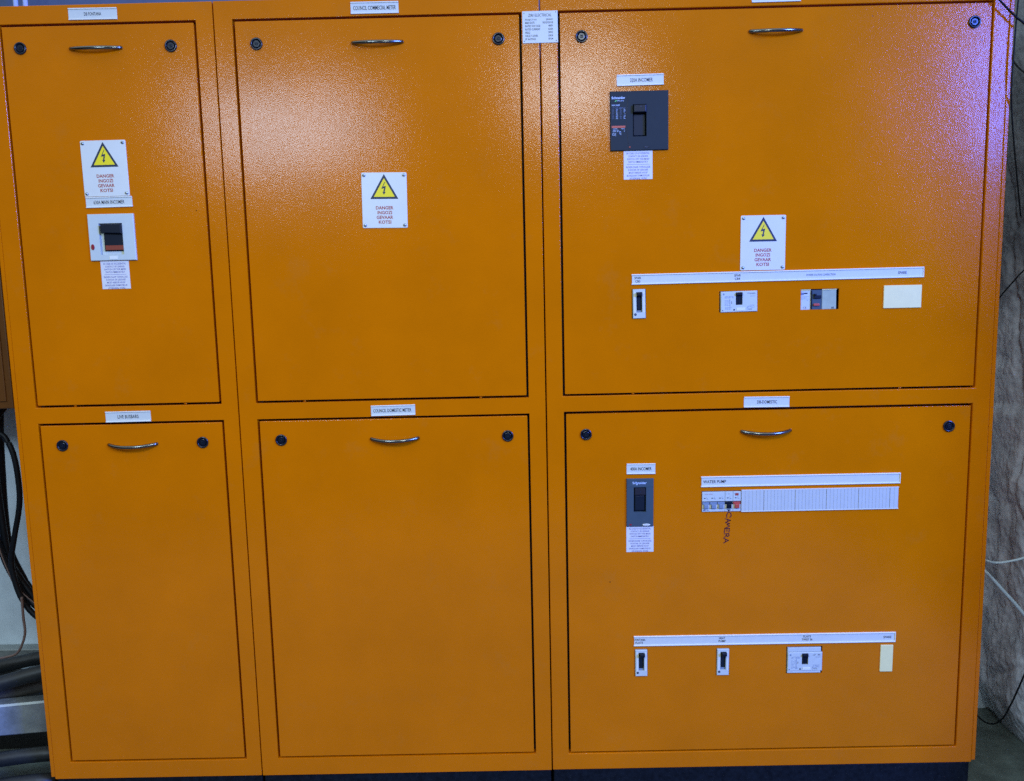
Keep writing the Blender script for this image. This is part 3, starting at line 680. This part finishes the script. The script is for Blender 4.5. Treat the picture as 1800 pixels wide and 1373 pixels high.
# row of modular breakers
def modular(x0, x1, label, poles, tog, txt, pen=False):
    z0, z1 = 0.7868, 0.8375; cx = (x0+x1)/2; r = empty('modular_breaker', cx, (z0+z1)/2, 0)
    tag(r, label, 'circuit breaker', 'modular breakers on the water pump row')
    wd = x1-x0; h = z1-z0; U, V = fx(wd-0.0004, h); n = poles
    b = MB(); b.box(U(0), U(1), V(.48), V(0), -0.012, 0.0030, BODYW, 0.0006); b.box(U(0), U(1), V(1), V(.86), -0.012, 0.0030, BODYW, 0.0006)
    b.box(U(0), U(1), V(.86), V(.48), -0.012, -0.002, GREYP if n > 1 else BODYW); b.build('housing', r)
    for k in range(n):
        c = (k+0.5)/n; hw = 0.30/n
        t = MB(); t.box(U(c-hw*1.55), U(c+hw*1.55), V(.64), V(.52), -0.002, 0.0030, tog, 0.0008); t.box(U(c-hw), U(c+hw), V(.83), V(.62), -0.002, 0.0075, tog, 0.0012); t.build('toggle', r)
        t = MB(); 
        for sgn in (-1, 1): t.box(U(c+sgn*hw*1.32)-0.0014/ (1 if n == 1 else 1), U(c+sgn*hw*1.32)+0.0014, V(.84), V(.65), -0.002, 0.0026, RAIL)
        t.build('toggle_guard', r)
    l = MB(); rg = random.Random(int(x0*1000))
    for k in range(n):
        c = (k+0.3)/n; l.box(U(c-.07/n), U(c+.14/n), V(.335), V(.295), 0.0029, 0.0033, INK)
        l.box(U(c+.3/n), U(c+.5/n), V(.36), V(.34), 0.0029, 0.0033, INKG); l.box(U(c+.3/n), U(c+.32/n), V(.36), V(.24), 0.0029, 0.0033, INKG)
    ticks(l, rg, U(.08), U(.6), V(.14), V(.08), 1, INKR if n > 1 else INKG, 0.0032, 0.0007)
    if txt: l.box(U(.25), U(.70), V(.20), V(.08), 0.0029, 0.0033, INKR)
    if n > 1: l.box(U(.04), U(.16), V(.95), V(.89), 0.0029, 0.0033, INKG); l.box(U(.20), U(.29), V(.94), V(.91), 0.0029, 0.0033, INKG)
    l.build('lettering', r, recalc=False)
    if pen:
        a = MB(); a.prism([(U(.15), V(.90)), (U(.60), V(.90)), (U(.75), V(.93)), (U(.42), V(1.0)), (U(.35), V(.94))], 0.0029, 0.0034, INK); a.build('pen_arrow', r)
modular(1.1469, 1.2040, 'three pole modular breaker with grey toggles at left of its row', 3, GREYP, False)
modular(1.2042, 1.2240, 'single modular breaker with a black toggle above the word CAMERA', 1, BLACK, False, True)
modular(1.2242, 1.2438, 'single modular breaker with a red toggle beside the blanking strip', 1, RED, True)

# blanking strip over the empty modules, snapped from several lengths
r = empty('blanking_strip', 1.4416, 0.8131, 0.0); tag(r, 'long pale grooved blanking strip right of the modular breakers', 'blanking strip')
edges = [1.2450, 1.3015, 1.3795, 1.4575, 1.5375, 1.6155, 1.6372]
STRIPM = pm('pale_blue_grooved_plastic', (0.56, 0.56, 0.43), 0.4, var=0.03, vscale=50)
for a, c in zip(edges[:-1], edges[1:]):
    b = MB(); nseg = max(1, round((c-a)/0.00885)); d = (c-a-0.0009)/nseg
    for k in range(nseg):
        b.box(a+d*k+0.00012-1.4416, a+d*(k+1)-0.00012-1.4416, -0.0272, 0.0272, 0.0012, 0.0034, STRIPM, 0.00035)
    b.box(a-1.4416, c-0.0009-1.4416, -0.0276, 0.0276, 0.0, 0.0018, STRIPM)
    b.build('strip_length', r)
b = MB(); 
for sv in (-1, 1): b.box(1.2450-1.4416, 1.6372-1.4416, sv*0.0272-0.0008, sv*0.0272+0.0008, 0.0005, 0.0040, RAIL)
b.build('rim', r)

for x, z, wd, h, ang, lab in ((1.6284, 1.3123, 0.0915, 0.0550, 0.0, 'wide cream blank plate under the word SPARE, upper right door'), (1.6223, 0.3910, 0.0322, 0.0715, -0.4, 'narrow upright cream blank plate under the word SPARE, lower right door')):
    r = empty('blank_plate', x, z, ang); tag(r, lab, 'blank plate')
    b = MB(); b.rbox(-wd/2, wd/2, -h/2, h/2, 0.0, 0.0030, 0.0012, CREAM, 0.0009); b.build('plate', r)

# ------------------------------------------------------------------ clutter at the left, top and right
def spline(P, n=10):
    P = [Vector(p) for p in P]; out = []
    for i in range(len(P)-1):
        a = P[max(i-1, 0)]; b = P[i]; c = P[i+1]; d = P[min(i+2, len(P)-1)]
        for k in range(n):
            t = k/n; out.append(0.5*((2*b)+(c-a)*t+(2*a-5*b+4*c-d)*t*t+(3*b-a-3*c+d)*t**3))
    out.append(P[-1]); return out
def cable(name, pts, r, mat, label, cat='cable', group=None, n=8):
    b = MB(); b.tube(spline(pts), r, mat, n); o = b.build(name); tag(o, label, cat, group); return o
LB = 'cables hanging at the left of the cabinets'
# orange box on the wall behind the left cabinet
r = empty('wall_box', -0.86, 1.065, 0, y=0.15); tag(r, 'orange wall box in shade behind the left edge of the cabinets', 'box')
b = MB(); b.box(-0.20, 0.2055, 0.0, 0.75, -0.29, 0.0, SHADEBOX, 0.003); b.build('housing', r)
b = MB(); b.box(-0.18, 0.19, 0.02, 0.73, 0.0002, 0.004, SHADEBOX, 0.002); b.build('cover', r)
cable('cable', [(-0.70, 0.24, 1.10), (-0.748, 0.2, 1.0131), (-0.7199, 0.2, 0.9808), (-0.6999, 0.2, 0.9295), (-0.6937, 0.2, 0.8493), (-0.6985, 0.2, 0.7847), (-0.7192, 0.2, 0.7038), (-0.7361, 0.2, 0.6302), (-0.7323, 0.2, 0.5722), (-0.7156, 0.2, 0.5136), (-0.6787, 0.2, 0.4625), (-0.60, 0.2, 0.41)], 0.0075, CABLE, 'thick black cable bulging furthest right beside the left cabinet', group=LB)
cable('cable', [(-0.78, 0.24, 1.06), (-0.7824, 0.24, 0.8414), (-0.7781, 0.24, 0.7257), (-0.7719, 0.24, 0.6254), (-0.7509, 0.24, 0.5745), (-0.72, 0.24, 0.523), (-0.6881, 0.24, 0.4798), (-0.60, 0.24, 0.42)], 0.010, CABLE, 'black cable of the bundle curving down behind the left cabinet', group=LB)
cable('cable', [(-0.77, 0.28, 1.12), (-0.7847, 0.28, 0.9807), (-0.7916, 0.28, 0.8485), (-0.7952, 0.28, 0.748), (-0.7923, 0.28, 0.6462), (-0.7726, 0.28, 0.5774), (-0.7244, 0.28, 0.4902), (-0.62, 0.28, 0.42)], 0.010, CABLE, 'rearmost black cable of the bundle against the pale blue wall', group=LB)
cable('cable', [(-0.80, 0.22, 0.86), (-0.792, 0.22, 0.74), (-0.770, 0.22, 0.63), (-0.742, 0.22, 0.56), (-0.71, 0.22, 0.505), (-0.62, 0.22, 0.42)], 0.008, CABLE, 'lowest black cable of the bundle at the photo edge', group=LB)
cable('wire', [(-0.79, 0.215, 0.84), (-0.781, 0.212, 0.70), (-0.757, 0.21, 0.60), (-0.725, 0.21, 0.535), (-0.60, 0.21, 0.42)], 0.0018, COPPER, 'thin reddish wire lying along the black cable bundle', 'wire')
cable('wire', [(-0.7047, 0.18, 0.5297), (-0.7056, 0.18, 0.4716), (-0.7049, 0.18, 0.4299), (-0.7146, 0.18, 0.3966), (-0.7336, 0.18, 0.3668), (-0.7637, 0.18, 0.3556), (-0.83, 0.18, 0.345)], 0.0035, COPPER, 'bare brownish wire curling down to the ledge at lower left', 'wire')
b = MB(); b.box(-1.9, -0.585, 0.225, 0.2720, -0.448, -0.41, ZINC, 0.003); tag(b.build('wall_ledge'), 'grey metal ledge along the pale blue wall at lower left', 'ledge')
def pipe(p, q, rr, label, mat=None):
    p = Vector(p); q = Vector(q); p = p + (p-q)*1.2
    b = MB(); b.tube([p.lerp(q, k/10) + Vector((0, 0, 0.004*math.sin(k*0.9))) for k in range(11)], rr, mat or PIPE, 16)
    return tag(b.build('pipe'), label, 'pipe', 'dark pipes at the lower left')
pipe((-0.916, 0.22, 0.292), (-0.60, 0.30, 0.318), 0.019, 'topmost dark pipe just under the metal ledge')
pipe((-0.815, 0.10, 0.300), (-0.575, 0.18, 0.326), 0.021, 'dark pipe second below the metal ledge')
pipe((-0.819, 0.14, 0.262), (-0.575, 0.22, 0.272), 0.022, 'brownish pipe just above the galvanised tray', pm('brown_grey_pipe', (0.040, 0.034, 0.026), 0.5, var=0.5, vscale=18, bump=(30, 0.004, 0.4)))
pipe((-0.816, 0.05, 0.120), (-0.572, 0.10, 0.112), 0.020, 'dark pipe below the galvanised tray')
pipe((-0.797, 0.01, 0.068), (-0.572, 0.05, 0.064), 0.020, 'lowest dark pipe at the bottom left corner')
b = MB(); i = b.mi(ZINC)
A0, A1 = Vector((-1.05, -0.05, 0.300)), Vector((-0.572, 0.178, 0.230)); B0, B1 = Vector((-1.06, -0.05, 0.222)), Vector((-0.572, 0.178, 0.135))
n = 16; cols = []
for k in range(n+1):
    a = A0.lerp(A1, k/n); c = B0.lerp(B1, k/n); sag = Vector((0, 0, -0.006*math.sin(k*0.5)))
    cols.append([b.bm.verts.new(v) for v in (a+Vector((-.01, .04, .0)), a+Vector((0, .004, 0.001)), a+Vector((0.001, 0, -0.004)), c+Vector((0, 0, 0.004)), c+Vector((0, .004, 0)), c+Vector((-.01, .04, 0)))])
for a, c in zip(cols[:-1], cols[1:]):
    for j in range(5): f = b.bm.faces.new((a[j], c[j], c[j+1], a[j+1])); f.material_index = i
o = b.build('cable_tray'); so = o.modifiers.new('solid', 'SOLIDIFY'); so.thickness = 0.002
tag(o, 'galvanised steel cable tray between dark pipes at lower left', 'cable tray')
b = MB(); b.prism([(-1.9, -0.02), (-0.575, -0.02), (-0.575, 0.245), (-1.9, 0.245)], -0.335, -0.325, pm('dark_board', (0.018, 0.020, 0.019), 0.7, var=0.4, vscale=10)); tag(b.build('backing_board'), 'dark board standing behind the pipes at lower left', 'board')
b = MB(); b.box(-2.1, 1.6, 2.12, 2.60, -0.44, -0.40, pm('added_panel_grey_blue_paint', (0.085, 0.115, 0.15), 0.6, var=0.15, vscale=12), 0.003); tag(b.build('added_wall_panel'), 'added grey blue panel darkening the wall just above the left cabinets', 'panel')  # panel added in front of the wall so the strip above the cabinets is darker
# conduits above the left cabinet
for cx, lab in ((-0.6375, 'left of the two bright conduits above the left cabinet'), (-0.6113, 'right of the two bright conduits above the left cabinet')):
    b = MB(); b.tube([(cx, 0.30, 2.02), (cx+0.001, 0.30, 2.7)], 0.0062, pm('bright_conduit', (0.62, 0.74, 0.86), 0.3), 14); tag(b.build('conduit'), lab, 'conduit', 'conduits above the left cabinet')
# cables at the right
RB = 'black cables over the right cabinet'
cable('cable', [(1.78, -0.02, 2.03), (1.8023, -0.015, 2.0034), (1.8189, -0.015, 1.9856), (1.8382, -0.015, 1.9665), (1.8589, -0.015, 1.9473), (1.8807, -0.015, 1.9306), (1.93, -0.01, 1.89)], 0.0024, CABLE, 'black cable crossing diagonally over the top right corner', group=RB)
cable('cable', [(1.866, -0.012, 2.05), (1.8632, -0.012, 1.9732), (1.8614, -0.012, 1.9357), (1.8603, -0.012, 1.8855), (1.8599, -0.010, 1.7966), (1.8694, 0.0, 1.7452), (1.8836, 0.01, 1.6803), (1.9014, 0.02, 1.6017), (1.93, 0.04, 1.50)], 0.0018, CABLE, 'thin black cable hanging down the right edge of the cabinet', group=RB)
cable('cable', [(2.09, 0.40, 1.23), (2.068, 0.3523, 1.2712), (2.062, 0.3205, 1.3005), (2.062, 0.2798, 1.332), (2.062, 0.2293, 1.368), (2.055, 0.12, 1.43)], 0.0020, CABLE, 'short black cable slanting up the stone wall halfway')
cable('cable', [(2.05, 0.36, 2.03), (2.05, 0.3101, 1.9554), (2.05, 0.2828, 1.9182), (2.05, 0.22, 1.87)], 0.0020, CABLE, 'short black cable on the stone wall near the top')
cable('cable', [(1.870, 0.10, 0.630), (1.8956, 0.05, 0.6271), (1.9209, 0.05, 0.6204), (1.9531, 0.05, 0.6228), (1.9967, 0.05, 0.6326), (2.06, 0.05, 0.655)], 0.0030, WCABLE, 'upper white cable running level from behind the right cabinet', group='white cables at the right')
cable('cable', [(1.870, 0.08, 0.625), (1.8926, 0.05, 0.5996), (1.9159, 0.05, 0.5761), (1.9472, 0.05, 0.5416), (1.9787, 0.05, 0.507), (2.0089, 0.05, 0.4707), (2.05, 0.05, 0.42)], 0.0046, WCABLE, 'thicker white cable sloping down from the right cabinet', group='white cables at the right')
cable('cable', [(2.05, 0.36, 0.12), (2.035, 0.3114, 0.0812), (2.03, 0.2792, 0.0739), (2.03, 0.2374, 0.0728), (2.03, 0.1935, 0.0911), (2.03, 0.1533, 0.1312), (2.03, 0.1235, 0.188), (2.035, 0.1083, 0.2342), (2.04, 0.07, 0.34)], 0.0022, CABLE, 'black cable looping at the foot of the stone wall')
